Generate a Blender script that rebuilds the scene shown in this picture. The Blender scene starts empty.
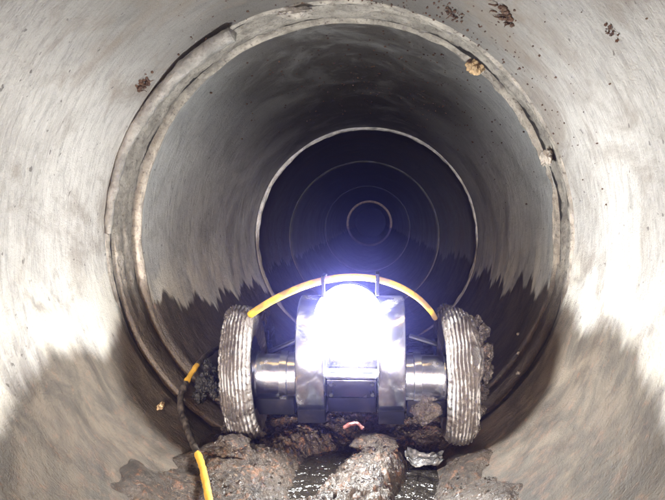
import bpy, bmesh, math, random
import numpy as np
from mathutils import Vector, Matrix, noise as mn

random.seed(4)
SC = bpy.context.scene
COL = SC.collection
PI = math.pi
R = 0.30                     # pipe bore radius, metres

# ------------------------------------------------------------------ camera
F_PX = 700.0
CAM = Vector((0.0, 0.0, 0.316))
cam_d = bpy.data.cameras.new('camera')
cam = bpy.data.objects.new('camera', cam_d)
COL.objects.link(cam)
cam_d.sensor_width = 36.0
cam_d.lens = F_PX / 665.0 * 36.0
cam_d.clip_start = 0.01
cam_d.clip_end = 400.0
yaw = math.atan(39.5 / F_PX)
pitch = math.atan(28.0 / F_PX)
cam.location = CAM
cam.rotation_euler = (PI / 2 - pitch, 0, yaw)
SC.camera = cam
CAM_M = cam.rotation_euler.to_matrix()

# ------------------------------------------------------------------ sky, sun, exposure
SUN_EL = math.radians(3.5)
w = bpy.data.worlds.new('World')
SC.world = w
w.use_nodes = True
nt = w.node_tree
nt.nodes.clear()
sky = nt.nodes.new('ShaderNodeTexSky')
sky.sky_type = 'NISHITA'
sky.sun_disc = False
sky.sun_elevation = SUN_EL
sky.sun_rotation = math.radians(180)
sky.dust_density = 4.0
sky.air_density = 1.0
bgn = nt.nodes.new('ShaderNodeBackground')
bgn.inputs['Strength'].default_value = 0.15
wo = nt.nodes.new('ShaderNodeOutputWorld')
nt.links.new(sky.outputs[0], bgn.inputs[0])
nt.links.new(bgn.outputs[0], wo.inputs[0])

sun_d = bpy.data.lights.new('sun', 'SUN')
sun_d.energy = 2.0
sun_d.angle = math.radians(12)
sun_d.color = (1.0, 0.98, 0.95)
sun = bpy.data.objects.new('sun', sun_d)
sun.rotation_euler = (PI / 2 - SUN_EL, 0, 0)      # added fill from behind the camera, through a pipe end left open
COL.objects.link(sun)

SC.view_settings.view_transform = 'Standard'
SC.view_settings.look = 'None'
SC.view_settings.exposure = 2.6
SC.view_settings.gamma = 1.0
SC.view_settings.use_curve_mapping = False
SC.cycles.use_denoising = True
SC.cycles.max_bounces = 10
SC.cycles.diffuse_bounces = 6
SC.cycles.glossy_bounces = 4
SC.cycles.volume_bounces = 1
SC.cycles.sample_clamp_indirect = 6.0
SC.cycles.caustics_reflective = False
SC.cycles.caustics_refractive = False

LAMP_STRENGTH = 38.0
HAZE_DENSITY = 0.031

# ------------------------------------------------------------------ geometry helpers
def ray(x, y):
    return (CAM_M @ Vector(((x - 332.5) / F_PX, -(y - 250.0) / F_PX, -1.0)))

def P(x, y, d):
    """the point d metres down the pipe that is seen at photo position x, y"""
    v = ray(x, y)
    return CAM + v * (d / v.y)

# the pipe line: (y, axis x, axis z) at both ends of every length of pipe
def ax(kx, kz):
    return (CAM.x + kx * R, CAM.z + kz * R)
SECT = [
    (-0.06, 0.905, ax(-.157, -.060), ax(-.157, -.066)),
    (1.000, 1.895, ax(-.125, -.052), ax(-.055, -.150)),
    (1.910, 2.800, ax(-.048, -.152), ax(-.107, -.190)),
    (2.812, 4.900, ax(-.107, -.192), ax(-.110, -.160)),
    (4.915, 9.250, ax(-.112, -.158), ax(-.118, -.060)),
    (9.270, 14.00, ax(-.118, -.058), ax(-.100, -.020)),
]
def axis_at(y):
    s = SECT[0]
    for q in SECT:
        if y >= q[0] - .05:
            s = q
    t = (y - s[0]) / (s[1] - s[0])
    return (s[2][0] + (s[3][0] - s[2][0]) * t, s[2][1] + (s[3][1] - s[2][1]) * t)

def wall_hit(x, y, inset=0.0):
    """where the line of sight through x, y meets the bore"""
    v = ray(x, y)
    v = v / v.y
    d = 0.25
    while d < 13:
        p = CAM + v * d
        c = axis_at(d)
        if math.hypot(p.x - c[0], p.z - c[1]) >= R - inset:
            return p
        d += 0.002
    return CAM + v * 13

def wall_pt(ang, y, inset=0.0):
    c = axis_at(y)
    return Vector((c[0] + (R - inset) * math.cos(ang), y, c[1] + (R - inset) * math.sin(ang)))

def tag(o, label=None, cat=None, group=None, kind=None):
    if label: o['label'] = label
    if cat: o['category'] = cat
    if group: o['group'] = group
    if kind: o['kind'] = kind
    return o

def obj(name, verts, faces, mat, parent=None, smooth=True, uv=None):
    me = bpy.data.meshes.new(name)
    me.from_pydata([tuple(v) for v in verts], [], faces)
    if smooth:
        me.polygons.foreach_set('use_smooth', [True] * len(me.polygons))
    if uv is not None:
        ul = me.uv_layers.new(name='UVMap')
        li = np.empty(len(me.loops), dtype=np.int32)
        me.loops.foreach_get('vertex_index', li)
        ul.data.foreach_set('uv', np.asarray(uv, dtype=np.float32)[li].ravel())
    me.update()
    o = bpy.data.objects.new(name, me)
    COL.objects.link(o)
    if mat: me.materials.append(mat)
    if parent:
        o.parent = parent
        o.matrix_parent_inverse = Matrix.Translation(parent.location).inverted() if parent.type == 'EMPTY' else Matrix()
    return o

def obj_bm(name, bm, mat, parent=None, smooth=True):
    bmesh.ops.recalc_face_normals(bm, faces=bm.faces)
    me = bpy.data.meshes.new(name)
    bm.to_mesh(me)
    bm.free()
    if smooth:
        me.polygons.foreach_set('use_smooth', [True] * len(me.polygons))
        me.set_sharp_from_angle(angle=math.radians(35))
    o = bpy.data.objects.new(name, me)
    COL.objects.link(o)
    if mat: me.materials.append(mat)
    if parent:
        o.parent = parent
        o.matrix_parent_inverse = Matrix.Translation(parent.location).inverted() if parent.type == 'EMPTY' else Matrix()
    return o

def empty(name, loc):
    o = bpy.data.objects.new(name, None)
    o.location = loc
    o.empty_display_size = .05
    COL.objects.link(o)
    return o

def fbm(p, s, o=4, h=1.0):
    return mn.fractal(Vector(p) * s, h, 2.0, o)

def bm_box(bm, lo, hi, bevel=0.0, seg=2):
    m = Matrix.Translation([(a + b) / 2 for a, b in zip(lo, hi)]) @ Matrix.Diagonal([b - a for a, b in zip(lo, hi)] + [1])
    r = bmesh.ops.create_cube(bm, size=1.0, matrix=m)
    if bevel:
        es = list({e for v in r['verts'] for e in v.link_edges})
        bmesh.ops.bevel(bm, geom=es, offset=bevel, segments=seg, profile=.5, affect='EDGES')

def bm_wedge(bm, lo, hi, back):
    """a box whose front face slopes back towards its foot"""
    vs = [bm.verts.new((x, y + (back if (z == lo[2] and y == lo[1]) else 0), z)) for x in (lo[0], hi[0]) for y in (lo[1], hi[1]) for z in (lo[2], hi[2])]
    for f in ((0, 1, 3, 2), (4, 6, 7, 5), (0, 4, 5, 1), (2, 3, 7, 6), (0, 2, 6, 4), (1, 5, 7, 3)):
        bm.faces.new([vs[i] for i in f])
    bmesh.ops.bevel(bm, geom=bm.edges[:], offset=.0015, segments=2, profile=.5, affect='EDGES')

def lathe(bm, prof, origin, axis='X', seg=64, close=False):
    """prof: list of (along, radius); turned round the axis through origin"""
    o = Vector(origin)
    rings = []
    for a, r in prof:
        ring = []
        for i in range(seg):
            t = 2 * PI * i / seg
            c, s = math.cos(t) * max(r, 1e-5), math.sin(t) * max(r, 1e-5)
            d = Vector((a, c, s)) if axis == 'X' else Vector((c, a, s)) if axis == 'Y' else Vector((c, s, a))
            ring.append(bm.verts.new(o + d))
        rings.append(ring)
    n = len(rings)
    for k in range(n if close else n - 1):
        A, B = rings[k], rings[(k + 1) % n]
        for i in range(seg):
            j = (i + 1) % seg
            bm.faces.new((A[i], A[j], B[j], B[i]))
    if not close:
        bm.faces.new(rings[0])
        bm.faces.new(rings[-1])

def catmull(pts, n=10):
    pts = [Vector(p) for p in pts]
    q = [pts[0] * 2 - pts[1]] + pts + [pts[-1] * 2 - pts[-2]]
    out = []
    for i in range(1, len(q) - 2):
        a, b, c, d = q[i - 1], q[i], q[i + 1], q[i + 2]
        for k in range(n):
            t = k / n
            out.append(0.5 * ((2 * b) + (c - a) * t + (2 * a - 5 * b + 4 * c - d) * t * t + (3 * b - a - 3 * c + d) * t ** 3))
    out.append(pts[-1])
    return out

def tube(bm, path, rad, seg=14, wob=0.0, wscale=60):
    """a round bar along path, radius a number or one per point, ends closed and rounded"""
    n = len(path)
    rads = [rad] * n if not hasattr(rad, '__len__') else list(rad)
    up = Vector((0.13, 0.2, 0.97)).normalized()
    rings = []
    for i, p in enumerate(path):
        t = (path[min(i + 1, n - 1)] - path[max(i - 1, 0)]).normalized()
        if abs(t.dot(up)) > .98: up = Vector((1, 0, 0))
        a = t.cross(up).normalized()
        b = t.cross(a).normalized()
        up = -b if b.dot(up) < 0 else b
        ring = []
        for k in range(seg):
            th = 2 * PI * k / seg
            d = a * math.cos(th) + b * math.sin(th)
            q = p + d * rads[i]
            if wob: q = q + d * wob * fbm(q, wscale, 3)
            ring.append(bm.verts.new(q))
        rings.append(ring)
    for A, B in zip(rings, rings[1:]):
        for i in range(seg):
            j = (i + 1) % seg
            bm.faces.new((A[i], A[j], B[j], B[i]))
    for ring, p, s in ((rings[0], path[0], path[0] - path[1]), (rings[-1], path[-1], path[-1] - path[-2])):
        r_ = (ring[0].co - p).length
        tip = bm.verts.new(p + s.normalized() * r_ * .6)
        for i in range(seg):
            bm.faces.new((ring[i], ring[(i + 1) % seg], tip))

def lump(bm, c, size, amp=.35, sc=2.2, sub=4, seed=0.0, fine=.0):
    """a rough clod: a ball pushed about by noise"""
    r = bmesh.ops.create_icosphere(bm, subdivisions=sub, radius=1.0)
    c = Vector(c)
    for v in r['verts']:
        d = v.co.normalized()
        k = 1 + amp * fbm(d + Vector((seed, seed * 1.7, 0)), sc * .62, 3) + .16 * amp * fbm(d + Vector((seed, 0, 0)), 9, 3) + fine * .5 * mn.noise(d * 14 + Vector((seed,) * 3))
        v.co = c + Vector((d.x * size[0], d.y * size[1], d.z * size[2])) * k

# ------------------------------------------------------------------ material helpers
class Nodes:
    def __init__(self, name):
        self.m = bpy.data.materials.new(name)
        self.m.use_nodes = True
        self.t = self.m.node_tree
        self.b = self.t.nodes['Principled BSDF']
    def node(self, typ, **kw):
        n = self.t.nodes.new(typ)
        for k, v in kw.items(): setattr(n, k, v)
        return n
    def put(self, sock, v):
        if v is None: return
        if hasattr(v, 'is_output'): self.t.links.new(v, sock)
        else: sock.default_value = v
    def math(self, op, a, b=None, c=None, clamp=False):
        n = self.node('ShaderNodeMath', operation=op, use_clamp=clamp)
        for s, v in zip(n.inputs, (a, b, c)): self.put(s, v)
        return n.outputs[0]
    def mix(self, f, a, b, blend='MIX'):
        n = self.node('ShaderNodeMix', data_type='RGBA', blend_type=blend)
        col = lambda v: v if hasattr(v, 'is_output') or len(v) == 4 else (*v, 1)
        self.put(n.inputs[0], f); self.put(n.inputs[6], col(a)); self.put(n.inputs[7], col(b))
        return n.outputs[2]
    def ramp(self, f, a, b):
        n = self.node('ShaderNodeMapRange', interpolation_type='SMOOTHSTEP')
        self.put(n.inputs[0], f); n.inputs[1].default_value = a; n.inputs[2].default_value = b
        return n.outputs[0]
    def vec(self, x, y, z=0.0):
        n = self.node('ShaderNodeCombineXYZ')
        for s, v in zip(n.inputs, (x, y, z)): self.put(s, v)
        return n.outputs[0]
    def noise(self, vec, scale, detail=5, rough=.6, dist=0.0):
        n = self.node('ShaderNodeTexNoise')
        self.put(n.inputs['Vector'], vec)
        n.inputs['Scale'].default_value = scale
        n.inputs['Detail'].default_value = detail
        n.inputs['Roughness'].default_value = rough
        n.inputs['Distortion'].default_value = dist
        return n.outputs[0]
    def pos(self):
        return self.node('ShaderNodeNewGeometry').outputs['Position']
    def bump(self, h, dist, strength=1.0, normal=None):
        n = self.node('ShaderNodeBump')
        self.put(n.inputs['Height'], h)
        n.inputs['Distance'].default_value = dist
        n.inputs['Strength'].default_value = strength
        if normal is not None: self.put(n.inputs['Normal'], normal)
        return n.outputs[0]
    def out(self, col=None, rough=None, metal=None, normal=None, spec=None, coat=None):
        b = self.b
        if col is not None: self.put(b.inputs['Base Color'], col if hasattr(col, 'is_output') or len(col) == 4 else (*col, 1))
        self.put(b.inputs['Roughness'], rough)
        self.put(b.inputs['Metallic'], metal)
        self.put(b.inputs['Normal'], normal)
        self.put(b.inputs['Specular IOR Level'], spec)
        self.put(b.inputs['Coat Weight'], coat)
        return self.m

def pipe_mat(name, pale, dark, line, jag, grime, crown_dark, seed, slope=(0, 0), soft=.03, tf=15.0, warm=(.20, .155, .115), glare_amt=0.0):
    """bore of a worn concrete pipe: brushed rings, dirt, and a ragged tide line of slime low down (UV in metres)"""
    N = Nodes(name)
    uvn = N.node('ShaderNodeUVMap')
    s = N.node('ShaderNodeSeparateXYZ')
    N.put(s.inputs[0], uvn.outputs[0])
    u, v = s.outputs[0], s.outputs[1]
    p = N.pos()
    ang = N.math('DIVIDE', u, R)
    h = N.math('SINE', ang)
    broad = N.noise(N.vec(N.math('MULTIPLY', u, 3.0), N.math('MULTIPLY', v, 4.0), seed), 1.0, 5, .6, .4)
    blot = N.noise(N.vec(N.math('MULTIPLY', u, 16.0), N.math('MULTIPLY', v, 20.0), seed + 3), 1.0, 5, .65, .8)
    brush = N.noise(N.vec(N.math('MULTIPLY', u, 34.0), N.math('MULTIPLY', v, 120.0), seed + 7), 1.0, 5, .75, .5)
    brush2 = N.noise(N.vec(N.math('MULTIPLY', u, 60.0), N.math('MULTIPLY', v, 420.0), seed + 9), 1.0, 3, .6)
    grain = N.noise(p, 420.0, 3, .7)
    c = N.mix(N.ramp(broad, .32, .68), dark, pale)
    c = N.mix(N.math('MULTIPLY', N.ramp(brush, .44, .66), .5), c, [q * .5 for q in dark])
    c = N.mix(N.math('MULTIPLY', N.ramp(brush2, .5, .72), .4), c, [min(1, q * 1.25) for q in pale])
    # the crown of the bore is darker than its flanks
    crown = N.math('MULTIPLY', N.ramp(N.math('ADD', h, N.math('MULTIPLY', N.math('SUBTRACT', broad, .5), .7)), .35, 1.0), crown_dark)
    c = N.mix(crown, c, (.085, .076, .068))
    c = N.mix(N.math('MULTIPLY', N.ramp(blot, .54, .74), .5), c, warm)
    tan = N.noise(N.vec(N.math('MULTIPLY', u, 7.0), N.math('MULTIPLY', v, 6.0), seed + 31), 1.0, 6, .65, 1.0)
    c = N.mix(N.math('MULTIPLY', N.ramp(tan, .48, .64), .5), c, warm)
    spk = N.noise(N.vec(N.math('MULTIPLY', u, 95.0), N.math('MULTIPLY', v, 95.0), seed + 1), 1.0, 2, .5)
    c = N.mix(N.math('MULTIPLY', N.ramp(spk, .68, .73), .7), c, (.045, .032, .024))
    # tide line with runs of slime drawn up and down the flank
    t1 = N.noise(N.vec(N.math('MULTIPLY', u, 3.5), N.math('MULTIPLY', v, tf), seed + 11), 1.0, 3, .6)
    t2 = N.noise(N.vec(N.math('MULTIPLY', u, 12.0), N.math('MULTIPLY', v, tf * 2.6), seed + 13), 1.0, 4, .6)
    t0 = N.noise(N.vec(0.0, N.math('MULTIPLY', v, 4.0), seed + 15), 1.0, 2, .5)
    edge = N.math('ADD', N.math('MULTIPLY', N.math('SUBTRACT', t1, .5), jag), N.math('MULTIPLY', N.math('SUBTRACT', t2, .5), jag * .3))
    edge = N.math('ADD', edge, N.math('MULTIPLY', N.math('SUBTRACT', t0, .5), .34))
    edge = N.math('ADD', edge, N.math('MULTIPLY', N.math('SUBTRACT', v, slope[0]), slope[1]))
    edge = N.math('ADD', edge, N.math('MULTIPLY', N.math('COSINE', ang), .05))
    lv = N.math('SUBTRACT', N.math('ADD', edge, line), h)          # > 0 below the line
    mask = N.ramp(lv, -soft * .5, soft)
    g = N.mix(N.ramp(blot, .35, .65), [q * .7 for q in grime], [q * 1.9 for q in grime])
    g = N.mix(N.math('MULTIPLY', N.ramp(brush, .5, .7), .5), g, [q * .45 for q in grime])
    run = N.noise(N.vec(N.math('MULTIPLY', u, 4.0), N.math('MULTIPLY', v, 26.0), seed + 21), 1.0, 4, .6)
    above = N.math('MULTIPLY', N.ramp(lv, -.42, .0), N.math('MULTIPLY', N.ramp(run, .5, .68), .4))
    c = N.mix(above, c, [q * 1.3 for q in grime])
    if glare_amt:      # wet lamp glare just over the tide line, painted as pale patches
        glare_mask = N.math('MULTIPLY', N.ramp(lv, -.38, -.06), N.ramp(N.noise(N.vec(N.math('MULTIPLY', u, 9.0), N.math('MULTIPLY', v, 13.0), seed + 41), 1.0, 5, .65, .6), .42, .56))
        c = N.mix(N.math('MULTIPLY', glare_mask, glare_amt), c, (.80, .76, .68))
    rustn = N.noise(N.vec(N.math('MULTIPLY', u, 70.0), N.math('MULTIPLY', v, 70.0), seed + 51), 1.0, 4, .7)
    g = N.mix(N.math('MULTIPLY', N.ramp(rustn, .56, .70), .55), g, (.20, .10, .06))
    silt = N.ramp(N.math('ADD', h, N.math('MULTIPLY', N.math('SUBTRACT', tan, .5), 1.1)), -.58, -.86)
    g = N.mix(N.math('MULTIPLY', silt, .85), g, N.mix(N.ramp(rustn, .45, .62), [q * .30 for q in grime], (.085, .045, .028)))
    c = N.mix(N.math('MULTIPLY', mask, .93), c, g)
    c = N.mix(N.math('MULTIPLY', grain, .25), c, (.04, .035, .03))
    hgt = N.math('ADD', N.math('MULTIPLY', brush, .6), N.math('ADD', N.math('MULTIPLY', grain, .45), N.math('ADD', N.math('MULTIPLY', blot, 1.3), N.math('MULTIPLY', tan, 1.2))))
    hgt = N.math('ADD', hgt, N.math('MULTIPLY', mask, .7))
    ro = N.math('ADD', N.math('MULTIPLY', tan, .45), N.math('SUBTRACT', N.math('ADD', .30, N.math('MULTIPLY', mask, .14)), N.math('MULTIPLY', silt, .08)))
    return N.out(c, ro, None, N.bump(hgt, .0045, 1.0), N.math('SUBTRACT', .45, N.math('MULTIPLY', mask, .25)))

def mortar_mat(name, col, dirt=.6, rough=.8, sc=1.0, tide=None):
    N = Nodes(name)
    p = N.pos()
    a = N.noise(p, 38 * sc, 6, .65, .3)
    b = N.noise(p, 190 * sc, 4, .7)
    c = N.mix(N.ramp(a, .3, .7), [q * .45 for q in col], col)
    c = N.mix(N.math('MULTIPLY', N.ramp(b, .52, .7), dirt), c, (.07, .05, .035))
    if tide is not None:
        s = N.node('ShaderNodeSeparateXYZ')
        N.put(s.inputs[0], p)
        big = N.noise(p, 22, 4, .6)
        m = N.ramp(N.math('ADD', s.outputs[2], N.math('MULTIPLY', N.math('SUBTRACT', big, .5), .12)), tide + .03, tide - .03)
        c = N.mix(N.math('MULTIPLY', m, .9), c, N.mix(N.ramp(b, .4, .65), (.052, .040, .031), (.095, .073, .056)))
    hgt = N.math('ADD', a, N.math('MULTIPLY', b, .6))
    return N.out(c, rough, None, N.bump(hgt, .004, .9))

def metal_mat(name, col, rough, smear=.5, metal=1.0):
    N = Nodes(name)
    p = N.pos()
    a = N.noise(p, 26, 6, .65, .6)
    b = N.noise(p, 140, 4, .7)
    f = N.math('MULTIPLY', N.ramp(a, .5, .72), smear)
    c = N.mix(f, col, (.10, .08, .065))
    c = N.mix(N.math('MULTIPLY', N.ramp(b, .6, .7), smear * .8), c, (.13, .10, .08))
    r = N.math('ADD', rough, N.math('MULTIPLY', f, .5))
    m = N.math('SUBTRACT', metal, N.math('MULTIPLY', f, metal), clamp=True)
    return N.out(c, r, m, N.bump(N.math('ADD', a, N.math('MULTIPLY', b, .3)), .0012, .5))

def mud_mat(name, base, rust, pale, rough=.42):
    N = Nodes(name)
    p = N.pos()
    a = N.noise(p, 17, 6, .65, .5)
    b = N.noise(p, 75, 5, .7, .4)
    d = N.noise(p, 260, 4, .7)
    c = N.mix(N.ramp(a, .35, .65), base, [q * 2.0 for q in base])
    c = N.mix(N.math('MULTIPLY', N.ramp(b, .52, .68), .75), c, rust)
    c = N.mix(N.math('MULTIPLY', N.ramp(d, .57, .70), .7), c, pale)
    c = N.mix(N.math('MULTIPLY', N.ramp(d, .46, .34), .8), c, [q * .3 for q in base])
    hgt = N.math('ADD', b, N.math('MULTIPLY', d, .6))
    r = N.math('ADD', N.math('MULTIPLY', a, .5), rough - .25)
    return N.out(c, r, None, N.bump(hgt, .006, 1.0), .5)

M = {}
M['bore_a'] = pipe_mat('bore_near', (.68, .655, .625), (.45, .43, .41), -.37, .22, (.080, .062, .046), .9, 1.0, (.68, .58), .07, 13.0, glare_amt=.8)
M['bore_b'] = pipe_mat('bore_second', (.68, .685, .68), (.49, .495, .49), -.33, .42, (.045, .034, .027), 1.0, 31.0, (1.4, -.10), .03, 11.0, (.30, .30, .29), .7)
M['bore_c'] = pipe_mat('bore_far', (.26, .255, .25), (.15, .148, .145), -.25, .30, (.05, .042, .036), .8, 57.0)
M['outer'] = mortar_mat('pipe_outside', (.35, .34, .32))
M['collar'] = mortar_mat('mortar_collar', (.40, .365, .32), .75, tide=.23)
M['rim'] = mortar_mat('pale_mortar', (.53, .48, .415), .65, tide=.235)
M['rim_far'] = mortar_mat('pale_mortar_far', (.55, .53, .51), .35, tide=.27)
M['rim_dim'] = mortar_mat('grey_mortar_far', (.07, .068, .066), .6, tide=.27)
M['tan_far'] = mortar_mat('tan_far', (.85, .62, .38), .1, tide=.24)
M['tan'] = mortar_mat('tan_mortar', (.60, .42, .24), .5)
M['gasket'] = mortar_mat('gasket', (.30, .285, .26), .5, .6)
M['steel'] = metal_mat('worn_steel', (.62, .64, .69), .2, .34)
M['dsteel'] = metal_mat('dark_steel', (.10, .10, .115), .26, .3)
M['black'] = metal_mat('black_paint', (.006, .006, .008), .5, .12, 0.0)
M['black'].node_tree.nodes['Principled BSDF'].inputs['Specular IOR Level'].default_value = .12
M['mud'] = mud_mat('wet_mud', (.028, .020, .014), (.17, .078, .04), (.17, .125, .09), .26)
M['mudgrey'] = mud_mat('grey_mud', (.036, .029, .024), (.14, .085, .055), (.26, .22, .19), .28)
M['root'] = mortar_mat('roots', (.12, .062, .036), .7)
M['whitebit'] = mortar_mat('pale_bits', (.7, .66, .58), .2)

# ------------------------------------------------------------------ the pipe
def ring_obj(name, y0, y1, rin, rout, c0, c1, mat, parent=None, na=240, chip=None, round_=.0, a0=0.0, a1=2 * PI):
    """a closed ring (or an arc of one) lying round the bore from y0 to y1"""
    prof = []
    k = 18
    for i in range(k + 1):                       # inner face, crowned by round_
        t = i / k
        prof.append((t, rin + round_ * (2 * t - 1) ** 2))
    prof += [(1.0, rout), (0.0, rout)]
    full = abs(a1 - a0 - 2 * PI) < 1e-6
    vs, fs, m = [], [], len(prof)
    for i in range(na + (0 if full else 1)):
        a = a0 + (a1 - a0) * i / na
        for j, (t, r) in enumerate(prof):
            y = y0 + (y1 - y0) * t
            cx = c0[0] + (c1[0] - c0[0]) * t
            cz = c0[1] + (c1[1] - c0[1]) * t
            dr = dy = 0.0
            if chip and j <= k:
                q = Vector((math.cos(a) * R, y + j * .004, math.sin(a) * R))
                dr = chip(a, t, q)
                dy = .5 * chip(a + 40, t, q * 1.3)
            vs.append((cx + (r + dr) * math.cos(a), y + dy, cz + (r + dr) * math.sin(a)))
    n = na if full else na
    for i in range(n):
        b0, b1 = i * m, ((i + 1) % (na if full else na + 1)) * m
        for j in range(m):
            jj = (j + 1) % m
            fs.append((b0 + j, b0 + jj, b1 + jj, b1 + j))
    if not full:
        fs.append(tuple(range(m)))
        fs.append(tuple(range(na * m, na * m + m))[::-1])
    return obj(name, vs, fs, mat, parent)

def pipe_section(i, mat, label, ny, na=256):
    y0, y1, c0, c1 = SECT[i]
    root = empty('pipe_section', (c0[0], y0, c0[1] - R))
    tag(root, label, 'pipe section', 'lengths of sewer pipe')
    # bore: inner wall with a slight natural waviness, worn lip at both ends
    vs, uv, fs = [], [], []
    ys = np.linspace(0, 1, ny + 1)
    ext = np.concatenate([[0, .004 / (y1 - y0)], ys[1:-1], [1 - .004 / (y1 - y0), 1]])
    for k, t in enumerate(ext):
        y = y0 + (y1 - y0) * t
        cx, cz = c0[0] + (c1[0] - c0[0]) * t, c0[1] + (c1[1] - c0[1]) * t
        lip = .004 if k in (0, len(ext) - 1) else 0.0
        for j in range(na + 1):
            a = -PI / 2 + 2 * PI * j / na
            q = Vector((math.cos(a) * R, y, math.sin(a) * R))
            r = R + lip + .0016 * fbm(q, 9, 3)
            if lip: r += .0035 * abs(fbm(q, 55, 3))
            vs.append((cx + r * math.cos(a), y, cz + r * math.sin(a)))
            uv.append((a * R, y))
    m = na + 1
    for k in range(len(ext) - 1):
        for j in range(na):
            fs.append((k * m + j, k * m + j + 1, (k + 1) * m + j + 1, (k + 1) * m + j))
    obj('bore', vs, fs, mat, root, uv=uv)
    # thickness of the pipe wall, its end faces and its outside
    vs, fs = [], []
    prof = [(0, R + .006), (0, R + .045), (1, R + .045), (1, R + .006)]
    nb = 96
    for j in range(nb):
        a = 2 * PI * j / nb
        for t, r in prof:
            vs.append((c0[0] + (c1[0] - c0[0]) * t + r * math.cos(a), y0 + (y1 - y0) * t, c0[1] + (c1[1] - c0[1]) * t + r * math.sin(a)))
    for j in range(nb):
        b0, b1 = j * 4, ((j + 1) % nb) * 4
        for q in range(3):
            fs.append((b0 + q, b0 + q + 1, b1 + q + 1, b1 + q))
    obj('pipe_wall', vs, fs, M['outer'], root, smooth=False)
    # bell lapping over the joint, added to stop sky light leaking in
    g = .07
    if i < len(SECT) - 1:
        cn = SECT[i + 1][2]
        ring_obj('socket_shield', y1 - g, SECT[i + 1][0] + g, R + .047, R + .085, c1, c1, M['outer'], root, 96)
    return root

secs = [
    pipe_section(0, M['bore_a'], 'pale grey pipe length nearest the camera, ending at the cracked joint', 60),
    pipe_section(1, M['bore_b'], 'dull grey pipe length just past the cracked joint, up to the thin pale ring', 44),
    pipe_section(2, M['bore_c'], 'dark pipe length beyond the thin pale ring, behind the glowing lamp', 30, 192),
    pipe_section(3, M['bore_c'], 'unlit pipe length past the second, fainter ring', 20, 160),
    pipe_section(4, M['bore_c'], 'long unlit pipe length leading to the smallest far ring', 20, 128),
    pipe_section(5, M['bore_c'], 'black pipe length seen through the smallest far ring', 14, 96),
]

# pale mortar rims at the start of each farther length
def low(a):
    s = max(0.0, min(1.0, (-math.sin(a) - .18) / .25))
    return s * s * (3 - 2 * s)
def chip_soft(a, t, q): return .0022 * fbm(q, 30, 4)
def chip_bead(a, t, q): return .0020 * fbm(q, 30, 4) * (1 - .7 * low(a if a < 30 else a - 40)) + .0034 * low(a if a < 30 else a - 40)
def chip_hard(a, t, q):
    da = (math.degrees(a) + 180) % 360 - 180
    brk = max(0, 1 - abs(da - 28) / 42) ** .6 if a < 30 else .3
    lw = low(a) if a < 30 else 0
    return .0060 * lw + (.0012 + .004 * brk) * fbm(q, 24, 5) + brk * (-.006 + .013 * max(0, fbm(q + Vector((3, 0, 0)), 15, 4)))
ring_obj('mortar_rim', .995, 1.010, R - .0030, R + .03, SECT[1][2], SECT[1][2], M['rim'], secs[1], 420, chip_hard, .004)
ring_obj('mortar_rim', 1.893, 1.905, R - .0065, R + .03, SECT[2][2], SECT[2][2], M['rim_far'], secs[2], 240, chip_soft, .004)
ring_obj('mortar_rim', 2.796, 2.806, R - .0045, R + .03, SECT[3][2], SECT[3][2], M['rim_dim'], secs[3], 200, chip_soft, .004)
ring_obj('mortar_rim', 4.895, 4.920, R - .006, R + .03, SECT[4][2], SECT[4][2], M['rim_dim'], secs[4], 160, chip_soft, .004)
ring_obj('mortar_rim', 9.24, 9.30, R - .03, R + .03, SECT[5][2], SECT[5][2], M['tan_far'], secs[5], 160, chip_soft, .008)

ew = bmesh.new()  # end wall added to keep the sky out, coloured near black
M['sky_stop_dark'] = mortar_mat('sky_stop_dark', (.03, .028, .026))
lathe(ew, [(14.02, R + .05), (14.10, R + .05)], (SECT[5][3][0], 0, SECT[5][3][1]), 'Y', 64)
tag(obj_bm('sky_stop', ew, M['sky_stop_dark']), 'dark blank wall added to shut the sky out at the far end of the pipe', 'wall')

# mortar collar packed into the near joint, cracked and broken away in places
cm = ((SECT[0][3][0] + SECT[1][2][0]) / 2, (SECT[0][3][1] + SECT[1][2][1]) / 2)
def chip_collar(a, t, q):
    lw = low(a) if a < 30 else 0
    f = (.0026 * fbm(q, 22, 5) + .0018 * fbm(q, 90, 3)) * (1 - .7 * lw)
    da = (math.degrees(a) + 180) % 360 - 180
    brk = max(0, min(1, (38 - abs(da - 30)) / 12))         # the upper right flank is broken
    f += .004 * math.exp(-((t - .42) / .10) ** 2) * max(0, min(1, .5 + 1.5 * fbm(q + Vector((0, 0, 5)), 6, 3))) * (1 - lw)
    edge = .74 - .22 * fbm(q * 1.0 + Vector((1.3, .4, 0)), 14, 4)
    if a < 30 and t > edge: f += brk * .022
    return f
ring_obj('mortar_collar', .921, .985, R - .0005, R + .035, cm, cm, M['collar'], None, 620, chip_collar, .003)
bpy.data.objects['mortar_collar'].data.polygons.foreach_set('use_smooth', [True] * len(bpy.data.objects['mortar_collar'].data.polygons))
tag(bpy.data.objects['mortar_collar'], 'grey mortar band packed into the near pipe joint, cracked on its right', 'mortar band')

M['rubber'] = mortar_mat('old_rubber', (.022, .019, .017), .5, .6)
def chip_seal(a, t, q): return .0035 * fbm(q, 12, 4) + .0016 * low(a if a < 30 else a - 40)
tag(ring_obj('rubber_seal', .9085, .9225, R + .0030, R + .03, SECT[0][3], SECT[0][3], M['rubber'], None, 300, chip_seal, .001),
    'thin black rubber seal in the near joint, between pipe lip and mortar band', 'rubber seal', 'rubber seals of the near joint')
tag(ring_obj('rubber_seal', .962, .9965, R + .0050, R + .034, cm, cm, M['rubber'], None, 300, chip_seal, .001),
    'black rubber seal of the near joint, showing in the wide crack at its right', 'rubber seal', 'rubber seals of the near joint')

# worn lip of the near length: a rounded pale bead
ring_obj('end_bead', .893, .909, R - .0025, R + .02, SECT[0][3], SECT[0][3], M['collar'], secs[0], 420, chip_bead, .003)

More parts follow.
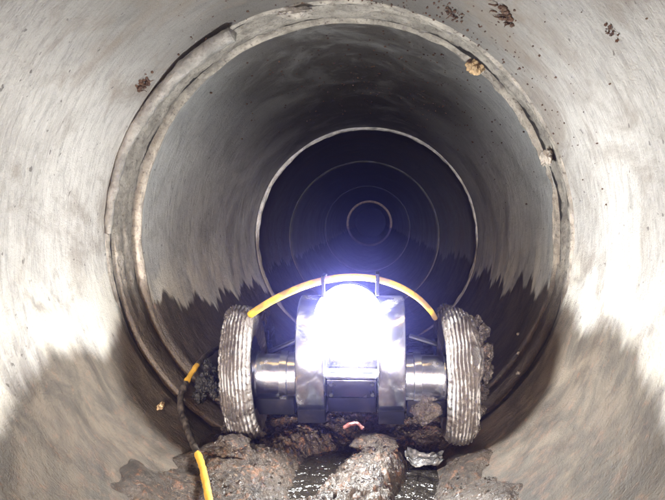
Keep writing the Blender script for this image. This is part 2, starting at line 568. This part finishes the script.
# loose strip peeled out of the joint, upper left
path, rad = [], []
for k in range(90):
    t = k / 89
    a = math.radians(117 + 62 * t)
    lift = .010 * max(0, 1 - t * 1.5) + .001
    q = wall_pt(a, .893 - .012 * max(0, 1 - t * 2.2), .004 + lift)
    q += Vector((1, 0, 1)) * .0012 * fbm(q, 20, 3)
    path.append(q)
    rad.append(.0105 * (1 - .55 * t) if t < .97 else .004)
bm = bmesh.new()
tube(bm, path, rad, 14, .0022, 55)
tag(obj_bm('joint_strip', bm, M['gasket']), 'loose grey sealing strip peeling out of the joint at upper left', 'sealing strip')

def clod(name, pts, size, mat, label, cat, group=None, seed=0, amp=.45, sub=4):
    bm = bmesh.new()
    lump(bm, pts, size, amp, 2.4, sub, seed, .06)
    return tag(obj_bm(name, bm, mat), label, cat, group)

clod('mortar_lump', wall_hit(296, 13, .009), (.020, .010, .007), M['collar'], 'oval lump of grey mortar hanging at the crown of the near joint', 'mortar lump', seed=3)
clod('mortar_lump', wall_hit(476, 66, .004), (.012, .014, .011), M['tan'], 'tan mortar lump at the upper right of the near joint', 'mortar lump', seed=8)
clod('mortar_lump', wall_hit(546, 158, .005), (.007, .010, .011), M['collar'], 'pale mortar chunk on the cracked right side of the near joint', 'mortar lump', seed=12)

# bits of root and rust hanging from the crown
def root_tuft(x, y, size, n, label, seed):
    rnd = random.Random(seed)
    base = wall_hit(x, y, .001)
    c = axis_at(base.y)
    inn = Vector((c[0] - base.x, 0, c[1] - base.z)).normalized()
    tang = Vector((-inn.z, 0, inn.x))
    bm = bmesh.new()
    for k in range(n):
        if k % 2: continue
        p = base + tang * rnd.uniform(-1, 1) * size * .5 + Vector((0, rnd.uniform(-1, 1) * size * .6, 0))
        d = inn * rnd.uniform(.1, .5) + tang * rnd.uniform(-1, 1) + Vector((0, rnd.uniform(-.8, .8), 0))
        pts = [p]
        for s in range(5):
            d = (d + Vector((rnd.uniform(-1, 1), rnd.uniform(-1, 1), rnd.uniform(-1, 1))) * .6).normalized()
            pts.append(pts[-1] + d * size * rnd.uniform(.06, .14))
        r0 = size * rnd.uniform(.035, .075)
        tube(bm, pts, [r0 * (1 - .13 * i) for i in range(6)], 7, r0 * .5, 300)
    for k in range(n * 4):
        p = base + tang * rnd.gauss(0, .5) * size * .6 + Vector((0, rnd.uniform(-1, 1) * size * .7, 0)) + inn * size * .05
        s = size * rnd.uniform(.03, .13)
        lump(bm, p, (s, s * rnd.uniform(.6, 1.4), s * rnd.uniform(.5, 1)), .5, 2.5, 2, rnd.random() * 50)
    return tag(obj_bm('root_tuft', bm, M['root']), label, 'root tuft', 'root tufts growing through the pipe wall')
root_tuft(505, 14, .024, 9, 'rusty brown root tuft hanging from the bore at top right', 1)
root_tuft(452, 12, .018, 7, 'small dark root tuft just above the crown of the near joint', 2)
root_tuft(143, 82, .022, 8, 'brown root tuft beside the loose strip at upper left', 5)
root_tuft(612, 32, .011, 6, 'small sparse root tuft in the top right corner', 9)

# three pale blobs in a row on the slime to the right of the crawler
for k, (x, y) in enumerate(((518, 334), (518, 353), (518, 373))):
    clod('slime_blob', wall_hit(x, y, .002), (.0023, .0028, .0023), M['rim'],
         ('topmost', 'middle', 'lowest')[k] + ' of three pale blobs in a column right of the right wheel', 'slime blob',
         'pale blobs on the right wall', seed=20 + k, sub=3)

# scattered flecks of dirt stuck to the crown: nobody could count them
bm = bmesh.new()
rnd = random.Random(11)
for k in range(330):
    if k < 60: a, y = rnd.gauss(1.35, .5), rnd.uniform(.45, .88)
    else: a, y = rnd.gauss(1.35, .42), rnd.uniform(1.04, 1.7)
    s = rnd.choice((.0007, .001, .0014, .002))
    lump(bm, wall_pt(a, y, .0008), (s, s * rnd.uniform(.6, 2), s * .8), .4, 2.5, 1, k * 1.3)
for k in range(520):
    a, y = rnd.gauss(1.30, .45), .905 - abs(rnd.gauss(0, .11)) if k % 3 else rnd.uniform(1.03, 1.5)
    s = rnd.choice((.0006, .0008, .0012, .0017))
    lump(bm, wall_pt(a, y, .0006), (s, s * rnd.uniform(.6, 2.4), s * .8), .4, 2.5, 1, k * .9)
tag(obj_bm('dirt_flecks', bm, M['root']), 'dark flecks of dirt stuck along the crown of the pipe', 'dirt', kind='stuff')

# ------------------------------------------------------------------ bed of sludge, water
def bed_z(x, y):
    c = axis_at(y)
    dx = x - c[0] - .012
    z = c[1] - R + .033 - .002 * (dx / .12) ** 2
    q = Vector((x, y, 0))
    z += .013 * (dx / .15) ** 2 * (1 + 1.4 * fbm(q + Vector((7, 3, 0)), 7, 4))
    fl = max(.12, 1 - (abs(dx) / .17) ** 2)
    z += .013 * fbm(q + Vector((2.1, .6, 0)), 9, 4) + fl * .008 * abs(fbm(q, 30, 4)) + fl * (.0085 * abs(fbm(q + Vector((4, 4, 0)), 75, 4)) + .0025 * fbm(q, 190, 3))
    for (hx, hy, s, hh) in HUMPS:
        z += hh * math.exp(-(((x - hx) / s) ** 2 + ((y - hy) / (s * 1.5)) ** 2))
    return z
HUMPS = [(-.13, .80, .05, .008), (-.155, .88, .04, .000), (0.010, .80, .040, .014), (-.095, .89, .03, .010),
         (.066, .850, .024, -.048), (.058, .800, .020, -.044), (.046, .755, .018, -.044), (.040, .715, .018, -.040),
         (-.060, .835, .022, -.042), (-.068, .790, .020, -.046), (-.074, .745, .016, -.036),
         (-.02, .92, .03, -.010), (.13, .79, .035, .010), (.005, .72, .035, .014)]
nx, ny_ = 330, 560
vs, fs = [], []
for j in range(ny_ + 1):
    y = .50 + 1.35 * (j / ny_) ** 1.25
    for i in range(nx + 1):
        x = -.036 - .21 + .42 * i / nx
        vs.append((x, y, bed_z(x, y)))
m = nx + 1
for j in range(ny_):
    for i in range(nx):
        fs.append((j * m + i, j * m + i + 1, (j + 1) * m + i + 1, (j + 1) * m + i))
# skirt down into the pipe so the bed has a body
tag(obj('sludge', vs, fs, M['mud']), 'wet brown lumpy sludge along the bottom of the pipe', 'sludge', kind='stuff')

N = Nodes('murky_water')
wn = N.noise(N.pos(), 48, 3, .5, .4)
N.b.inputs['IOR'].default_value = 1.33
M['water'] = N.out((.02, .017, .014), .05, None, N.bump(wn, .02, 1.0), .9)
bm = bmesh.new()
g = bmesh.ops.create_grid(bm, x_segments=24, y_segments=60, size=.5)
for v in g['verts']:
    x, y = v.co.x * .30 - .03, .50 + (v.co.y + .5) * 1.2
    v.co = Vector((x, y, axis_at(min(y, .9))[1] - R + .0275))
tag(obj_bm('water', bm, M['water']), kind='structure')

# separate clods lying in the sludge
clods = [
    (374, 441, .83, (.026, .03, .012), 'broad mud clod in front of the centre block of the crawler', 'mud'),
    (424, 404, .87, (.020, .026, .020), 'grey mud clod wedged under the right axle', 'mudgrey'),
    (232, 478, .79, (.020, .026, .013), 'flat brown clod beside the yellow cable end', 'mud'),
]
for k, (x, y, d, s, lab, mt) in enumerate(clods):
    p_ = P(x, y, d)
    if k in (0, 2): p_.z = bed_z(p_.x, p_.y) + s[2] * .25
    clod('mud_clod', p_, s, M[mt], lab, 'mud clod', 'mud clods in the pipe bottom', seed=40 + k * 3.3, amp=.32, sub=5)

# grit
bm = bmesh.new()
rnd = random.Random(3)
for k in range(420):
    y = rnd.uniform(.66, 1.0)
    x = rnd.gauss(-.02, .085)
    if abs(x + .03) > .17: continue
    s = rnd.choice((.0012, .0016, .0018, .0026))
    lump(bm, (x, y, bed_z(x, y) + s * .4), (s, s * rnd.uniform(.7, 1.3), s * rnd.uniform(.5, .9)), .4, 1.8, 1, k * .77)
tag(obj_bm('grit', bm, M['mudgrey'], smooth=False), 'coarse grit strewn over the sludge', 'grit', kind='stuff')

# shiny scrap added to imitate a glint on the wet sludge
N = Nodes('glint_film')
fn = N.noise(N.pos(), 60, 4, .6, .5)
M['glint_mat'] = N.out(N.mix(N.ramp(fn, .35, .7), (.05, .05, .05), (.24, .24, .25)), .16, None, N.bump(fn, .006, .8), .8)
def scrap(x, y, d, sx, sy, tilt, label, seed):
    c = P(x, y, d)
    c.z = max(c.z, bed_z(c.x, c.y) + .010)
    vs, fs = [], []
    n = 22
    for layer in (0, 1):
        for j in range(n + 1):
            for i in range(n + 1):
                a, b = i / n - .5, j / n - .5
                q = Vector((a * 2.2, b * 2.2, seed))
                e = 1 + .22 * mn.noise(Vector((a * 3, b * 3, seed + 5)))
                px, py = a * sx * e, b * sy * e
                pz = .006 * fbm(q, 1.6, 4) + .004 * (abs(a) * 2) ** 4 - layer * .0012
                vs.append(c + Vector((px, py * math.cos(tilt) - pz * math.sin(tilt), py * math.sin(tilt) + pz * math.cos(tilt))))
    m = n + 1
    for j in range(n):
        for i in range(n):
            q = (j * m + i, j * m + i + 1, (j + 1) * m + i + 1, (j + 1) * m + i)
            fs.append(q)
            fs.append(tuple(m * m + z for z in q[::-1]))
    ed = [i for i in range(m)] + [j * m + n for j in range(1, m)] + [n * m + i for i in range(n - 1, -1, -1)] + [j * m for j in range(n - 1, 0, -1)]
    for p, q in zip(ed, ed[1:] + ed[:1]):
        fs.append((p, m * m + p, m * m + q, q))
    tag(obj('glint_scrap', vs, fs, M['glint_mat']), label, 'wet scrap')
scrap(425, 458, .83, .046, .024, .30, 'shiny pale scrap added for a water glint in the sludge, below the right axle', 1)
bend_r = .0022
M['red'] = mortar_mat('red_plastic', (.11, .022, .018), .3, .4)
bm = bmesh.new()
tube(bm, catmull([P(344, 428, .80), P(351, 424, .80), P(358, 424, .80), P(363, 428, .80)], 5), bend_r, 8, .001, 200)
tag(obj_bm('plastic_scrap', bm, M['red']), 'small bent red scrap on the mud under the crawler', 'plastic scrap')

# ------------------------------------------------------------------ the crawler
D0 = .87                                     # distance of its axle line
base = P(350, 440, D0)
bot = empty('inspection_crawler', (base.x, D0, .045))
tag(bot, 'muddy wheeled pipe inspection crawler with a glaring white lamp', 'pipe crawler')
AX_Z = P(350, 376, D0).z

# tyres
N = Nodes('muddy_tyre')
p = N.pos()
a = N.noise(p, 42, 6, .7, .5)
b = N.noise(p, 210, 4, .7)
vc = N.node('ShaderNodeAttribute', attribute_name='rib')
c = N.mix(vc.outputs['Fac'], (.04, .036, .033), (.36, .345, .33))
c = N.mix(N.math('MULTIPLY', N.ramp(a, .42, .54), .92), c, (.055, .044, .036))
c = N.mix(N.math('MULTIPLY', N.ramp(b, .6, .7), .5), c, (.42, .39, .35))
M['tyre'] = N.out(c, N.math('ADD', .3, N.math('MULTIPLY', a, .4)), None, N.bump(N.math('ADD', a, b), .003, .9))

def tyre(name, c, rad, wid, camber, parent, seed, mudout=0):
    seg, np_ = 300, 64
    vs, fs, rib = [], [], []
    rot = Matrix.Rotation(camber, 3, 'Y')
    prof = []
    for i in range(np_ + 1):
        t = i / np_ * 2 - 1
        ridge = .5 + .5 * math.cos(t * PI * 9.0)
        r = rad * (1 - .15 * abs(t) ** 2.6) + (.0020 * (ridge - .6) if abs(t) < .93 else 0)
        prof.append((t * wid / 2, r, ridge if abs(t) < .93 else .4))
    side = [(wid / 2 * .97, rad * .80, .3), (wid / 2 * .80, rad * .62, .2), (wid / 2 * .72, rad * .55, .2)]
    full = [(-x, r, g) for x, r, g in side[::-1]] + prof + side
    for k in range(seg):
        th = 2 * PI * k / seg
        for x, r, g in full:
            q = Vector((x, math.cos(th) * r, math.sin(th) * r))
            s = Vector((seed, seed, seed))
            lump_ = fbm(q + s, 30, 4)
            dr = .0065 * max(0, lump_ - .02) + .0014 * fbm(q + s, 130, 3)
            dx = .0012 * fbm(q + s * 2, 34, 3)
            if mudout and x * mudout > wid * .28:
                dr += .002 * max(0, fbm(q + s, 22, 3))
                dx += mudout * .006 * max(0, fbm(q + s, 26, 4) + .12)
            e = abs(x) / (wid / 2)
            if .62 < e < 1.01: dr -= .0026 * (1 if math.sin(th * 46 + (1.5 if x > 0 else 0)) > .25 else 0) * min(1, (e - .62) * 6)
            q = Vector((x + dx, math.cos(th) * (r + dr), math.sin(th) * (r + dr)))
            vs.append(Vector(c) + rot @ q)
            rib.append(max(0, min(1, g * 1.1 - .1 - 3.0 * max(0, lump_ - .02))))
    m = len(full)
    for k in range(seg):
        b0, b1 = k * m, ((k + 1) % seg) * m
        for i in range(m - 1):
            fs.append((b0 + i, b0 + i + 1, b1 + i + 1, b1 + i))
    o = obj(name, vs, fs, M['tyre'], parent)
    at = o.data.attributes.new('rib', 'FLOAT', 'POINT')
    at.data.foreach_set('value', rib)
    bm = bmesh.new()
    w2 = wid * .36
    lathe(bm, [(-w2, rad * .30), (-w2, rad * .57), (w2, rad * .57), (w2, rad * .30)], (0, 0, 0), 'X', 48)
    lathe(bm, [(-w2 - .006, .012), (-w2 - .006, .02), (w2 + .006, .02), (w2 + .006, .012)], (0, 0, 0), 'X', 24)
    bmesh.ops.transform(bm, matrix=Matrix.Translation(c) @ rot.to_4x4(), verts=bm.verts)
    obj_bm('rim', bm, M['dsteel'], o)
    return o

WR = 66.0 / F_PX * D0
WC = P(240, 373, D0).z
xl, xr = P(241, 373, D0 - .03).x, P(460, 373, D0 - .03).x
tyre('wheel', (xl, D0, WC), WR, .038, math.radians(-3.5), bot, 1.0)
tyre('wheel', (xr, D0, WC - .001), WR, .038, math.radians(-1.0), bot, 6.0, 1)
tyre('wheel', (xl - .014, D0 + .185, WC - .010), WR * .82, .038, math.radians(-2), bot, 11.0)
tyre('wheel', (xr + .010, D0 + .185, WC - .004), WR * .82, .038, 0, bot, 16.0)
# the cake of mud on the outside of the right front wheel
bm = bmesh.new()
for k, (x, y, s) in enumerate(((481, 333, .011), (486, 350, .011), (485, 372, .012), (480, 392, .012), (475, 425, .009), (484, 361, .011), (478, 408, .010), (477, 322, .008))):
    lump(bm, P(x, y, D0 + .01), (s * .8, s * 1.5, s), .5, 2.3, 4, 70 + k * 2.1, .06)
obj_bm('mud_cake', bm, M['mudgrey'], bot)
for k, (x, y, s) in enumerate(((232, 316, .009), (256, 430, .012), (231, 428, .010))):
    bm = bmesh.new()
    lump(bm, P(x, y, D0 + .02), (s, s * 1.5, s), .5, 2.3, 4, 90 + k * 2.1, .06)
    obj_bm('mud_cake', bm, M['mudgrey'], bot)

# axle tubes with steel flanges
def pxx(x, d=D0): return P(x, 360, d).x
for sgn, xa, xb in ((-1, 254, 297), (1, 448, 405)):
    x0, x1 = sorted((pxx(xa), pxx(xb)))
    bm = bmesh.new()
    L = x1 - x0
    lathe(bm, [(0, .024), (0, .029), (L * .10, .031), (L * .12, .027), (L * .62, .027), (L * .64, .031), (L * .80, .031), (L * .82, .029), (L, .029), (L, .02)]
          if sgn < 0 else
          [(0, .02), (0, .029), (L * .18, .029), (L * .2, .031), (L * .36, .031), (L * .38, .027), (L * .88, .027), (L * .9, .031), (L, .029), (L, .024)],
          (x0, D0, AX_Z), 'X', 64)
    obj_bm('axle_housing', bm, M['steel'], bot)
    bm = bmesh.new()
    bm_wedge(bm, (x0 + .002, D0 - .018, AX_Z - .049), (x1 - .002, D0 + .03, AX_Z - .026), .012)  # black block stands in for the shade under the axle
    obj_bm('shade_block', bm, M['black'], bot)

# round cheek plates either side of the lamp
CZ = P(350, 354, D0).z
CR = .0735
for xa, xb in ((296.5, 326), (377.5, 405.5)):
    x0, x1 = pxx(xa, D0 - .045), pxx(xb, D0 - .045)
    bm = bmesh.new()
    lathe(bm, [(0, .02), (0, CR - .004), (.0015, CR - .001), (.004, CR), (x1 - x0 - .004, CR), (x1 - x0 - .0015, CR - .001), (x1 - x0, CR - .004), (x1 - x0, .02)],
          (x0, D0, CZ), 'X', 96)
    ck = obj_bm('cheek_plate', bm, M['steel'], bot)
    bm = bmesh.new()
    bm_wedge(bm, (x0 + .001, D0 - .052, CZ - CR - .004), (x1 - .001, D0 + .05, CZ - CR + .016), .014)
    obj_bm('skid_shoe', bm, M['black'], ck)

# centre block, ledge below the lamp and the body behind
cx0, cx1 = pxx(326.5, D0 - .05), pxx(377, D0 - .05)
bm = bmesh.new()
bm_wedge(bm, (cx0, D0 - .056, P(350, 399, D0 - .056).z), (cx1, D0 + .04, P(350, 380, D0 - .056).z), .006)
obj_bm('centre_block', bm, M['dsteel'], bot)
bm = bmesh.new()
bm_wedge(bm, (cx0 + .001, D0 - .050, P(350, 415, D0 - .05).z), (cx1 - .001, D0 + .04, P(350, 399.3, D0 - .056).z), .012)
obj_bm('under_tray', bm, M['black'], bot)
bm = bmesh.new()
bm_box(bm, (cx0 - .0005, D0 - .062, P(350, 379.4, D0 - .062).z), (cx1 + .0005, D0 - .03, P(350, 374, D0 - .062).z), .0015)
obj_bm('ledge', bm, M['steel'], bot)
bm = bmesh.new()
bm_box(bm, (pxx(305), D0 + .02, CZ - .055), (pxx(397), D0 + .27, CZ + .035), .012, 3)
bm_box(bm, (pxx(318), D0 + .05, CZ + .034), (pxx(384), D0 + .24, CZ + .055), .008, 3)
obj_bm('body', bm, M['dsteel'], bot)

for x in (331, 372.5):
    for y in (384, 395):
        bm = bmesh.new()
        q = P(x, y, D0 - .054)
        lathe(bm, [(-.0028, .0008), (-.0028, .0022), (-.002, .0026), (.004, .0026)], (q.x, q.y + (395 - y) * -.0002 + .001, q.z), 'Y', 6)
        obj_bm('bolt', bm, M['black'], bot)
# lamp: a dish between the cheeks with a domed lens
LC = P(348.5, 318.5, D0 - .064)
bm = bmesh.new()
lathe(bm, [(.026, .0345), (.024, .0365), (.028, .038), (.05, .038), (.075, .035), (.075, .01), (.042, .01), (.042, .028), (.032, .033)], (LC.x, LC.y, LC.z), 'Y', 72, close=True)
N = Nodes('lamp_dish')
dn = N.noise(N.pos(), 60, 4, .6)
M['dish'] = N.out(N.mix(dn, (.16, .17, .21), (.28, .29, .34)), .3, .8)
lh = obj_bm('lamp_housing', bm, M['dish'], bot)
bm = bmesh.new()
LR = .0395
prof = [(-LR * math.cos(t), LR * math.sin(t)) for t in [i / 24 * 2.25 for i in range(1, 25)]] + [(.036, .022)]
lathe(bm, prof, (LC.x, LC.y, LC.z), 'Y', 64)
N = Nodes('lit_lens')
N.b.inputs['Emission Color'].default_value = (.93, .955, .93, 1)
N.b.inputs['Emission Strength'].default_value = LAMP_STRENGTH
M['lens'] = N.out((.8, .8, .85), .2)
obj_bm('lens', bm, M['lens'], lh)

# yellow hose looped over the lamp, held by two clips
N = Nodes('yellow_sheath')
yn = N.noise(N.pos(), 90, 5, .7, .5)
ym = N.noise(N.pos(), 24, 4, .6)
yc = N.mix(N.ramp(yn, .4, .7), (.60, .34, .025), (.50, .29, .06))
yc = N.mix(N.math('MULTIPLY', N.ramp(ym, .50, .60), .75), yc, (.10, .075, .055))
M['yellow'] = N.out(yc, .4, None, N.bump(yn, .001, .6))
hp = [P(*q) for q in ((247, 318, .86), (254, 312, .84), (275, 299, .82), (300, 287.5, .80), (325, 280, .79), (350, 277, .785), (376, 279, .79), (400, 287, .80), (418, 298, .82), (430, 310, .84), (435, 318, .86))]
bm = bmesh.new()
cp = catmull(hp, 8)
tube(bm, cp, [.0046 - .0014 * i / len(cp) for i in range(len(cp))], 14)
hose = obj_bm('hose', bm, M['yellow'], bot)
for x, y in ((323.5, 283), (377.5, 281)):
    bm = bmesh.new()
    t = P(x, y, .795)
    bm_box(bm, (t.x - .0022, t.y - .009, t.z - .016), (t.x + .0022, t.y - .006, t.z + .009), .0008)
    bm_box(bm, (t.x - .0022, t.y - .006, t.z + .006), (t.x + .0022, t.y + .03, t.z + .009), .0008)
    bm_box(bm, (t.x - .0022, t.y - .006, t.z - .016), (t.x + .0022, t.y + .05, t.z - .013), .0008)
    obj_bm('clip', bm, M['black'], hose)
# linkage rods visible between wheels and cheeks
for xa, ya, xb, yb, d in ((262, 322, 263, 356, .93), (409, 336, 438, 345, .95), (270, 352, 297, 340, .95)):
    bm = bmesh.new()
    tube(bm, [P(xa, ya, d), P((xa + xb) / 2, (ya + yb) / 2, d), P(xb, yb, d)], .004, 10)
    obj_bm('link_rod', bm, M['dsteel'], bot)

# ------------------------------------------------------------------ tether on the left wall
N = Nodes('tether_sheath')
tn = N.noise(N.pos(), 130, 5, .7, .5)
at = N.node('ShaderNodeAttribute', attribute_name='mudded')
k = N.ramp(N.math('ADD', at.outputs['Fac'], N.math('MULTIPLY', N.math('SUBTRACT', tn, .5), 1.8)), .4, .6)
tc = N.mix(k, N.mix(tn, (.60, .34, .025), (.50, .29, .06)), N.mix(N.ramp(tn, .35, .7), (.012, .010, .009), (.11, .09, .075)))
M['tether'] = N.out(tc, N.math('SUBTRACT', .5, N.math('MULTIPLY', k, .15)), None, N.bump(tn, .002, .7))
pts = [(213, 518, .030), (208, 494, .026), (204, 474, .021), (199, 457, .017), (190, 436, .011), (181, 408, .006), (182, 392, .010), (190, 376, .014), (200, 362, .018), (214, 350, .016), (228, 345, .012)]
tp = catmull([wall_hit(*q) for q in pts], 10)
bm = bmesh.new()
tube(bm, tp, [.0038 + (.0022 * abs(fbm(q, 60, 3)) if 35 < i < 68 or i > 78 else 0) for i, q in enumerate(tp)], 14, .0008, 160)
o = obj_bm('tether_cable', bm, M['tether'])
tag(o, 'yellow cable caked black with mud, lying on the left wall by the wheel', 'cable')
n = len(tp)
mudv = []
for v in o.data.vertices:
    d = min(range(n), key=lambda i: (tp[i] - v.co).length_squared)
    mudv.append(0.0 if d < 32 or 66 <= d <= 77 else 1.0)
o.data.attributes.new('mudded', 'FLOAT', 'POINT').data.foreach_set('value', mudv)
# black clump imitating the shadowed gap beside the cable
M['shade_clump'] = mud_mat('gap_black', (.010, .009, .008), (.03, .024, .02), (.16, .14, .12), .35)
bm = bmesh.new()
for k_, (x, y, i, s) in enumerate(((205, 384, .012, .011), (212, 375, .016, .009), (199, 396, .010, .008), (207, 366, .018, .007), (214, 390, .012, .007))):
    lump(bm, wall_hit(x, y, i), (s, s * 1.6, s * 1.3), .6, 2.5, 4, 130 + k_ * 4.1, .08)
tag(obj_bm('gap_shade', bm, M['shade_clump']), 'black clump standing in for the shadowed gap between the yellow cable and the left wheel', 'shade_clump')
# bits of tan grit beside it
clod('tan_chip', wall_hit(161, 406, .003), (.004, .012, .004), M['tan'], 'tan chip on the left wall just above the muddy cable', 'chip', seed=5, sub=3)

# ------------------------------------------------------------------ blue haze added to imitate lens glare round the lamp
N = Nodes('glare_haze')
N.t.nodes.remove(N.b)
vol = N.node('ShaderNodeVolumePrincipled')
vol.inputs['Color'].default_value = (.25, .26, 1.0, 1)
vol.inputs['Density'].default_value = HAZE_DENSITY
vol.inputs['Anisotropy'].default_value = .95
N.t.links.new(vol.outputs[0], N.t.nodes['Material Output'].inputs['Volume'])
bm = bmesh.new()
bm_box(bm, (-1.2, -1.4, -1.1), (1.2, 15.0, .85))
tag(obj_bm('haze', bm, N.m, smooth=False), kind='stuff')
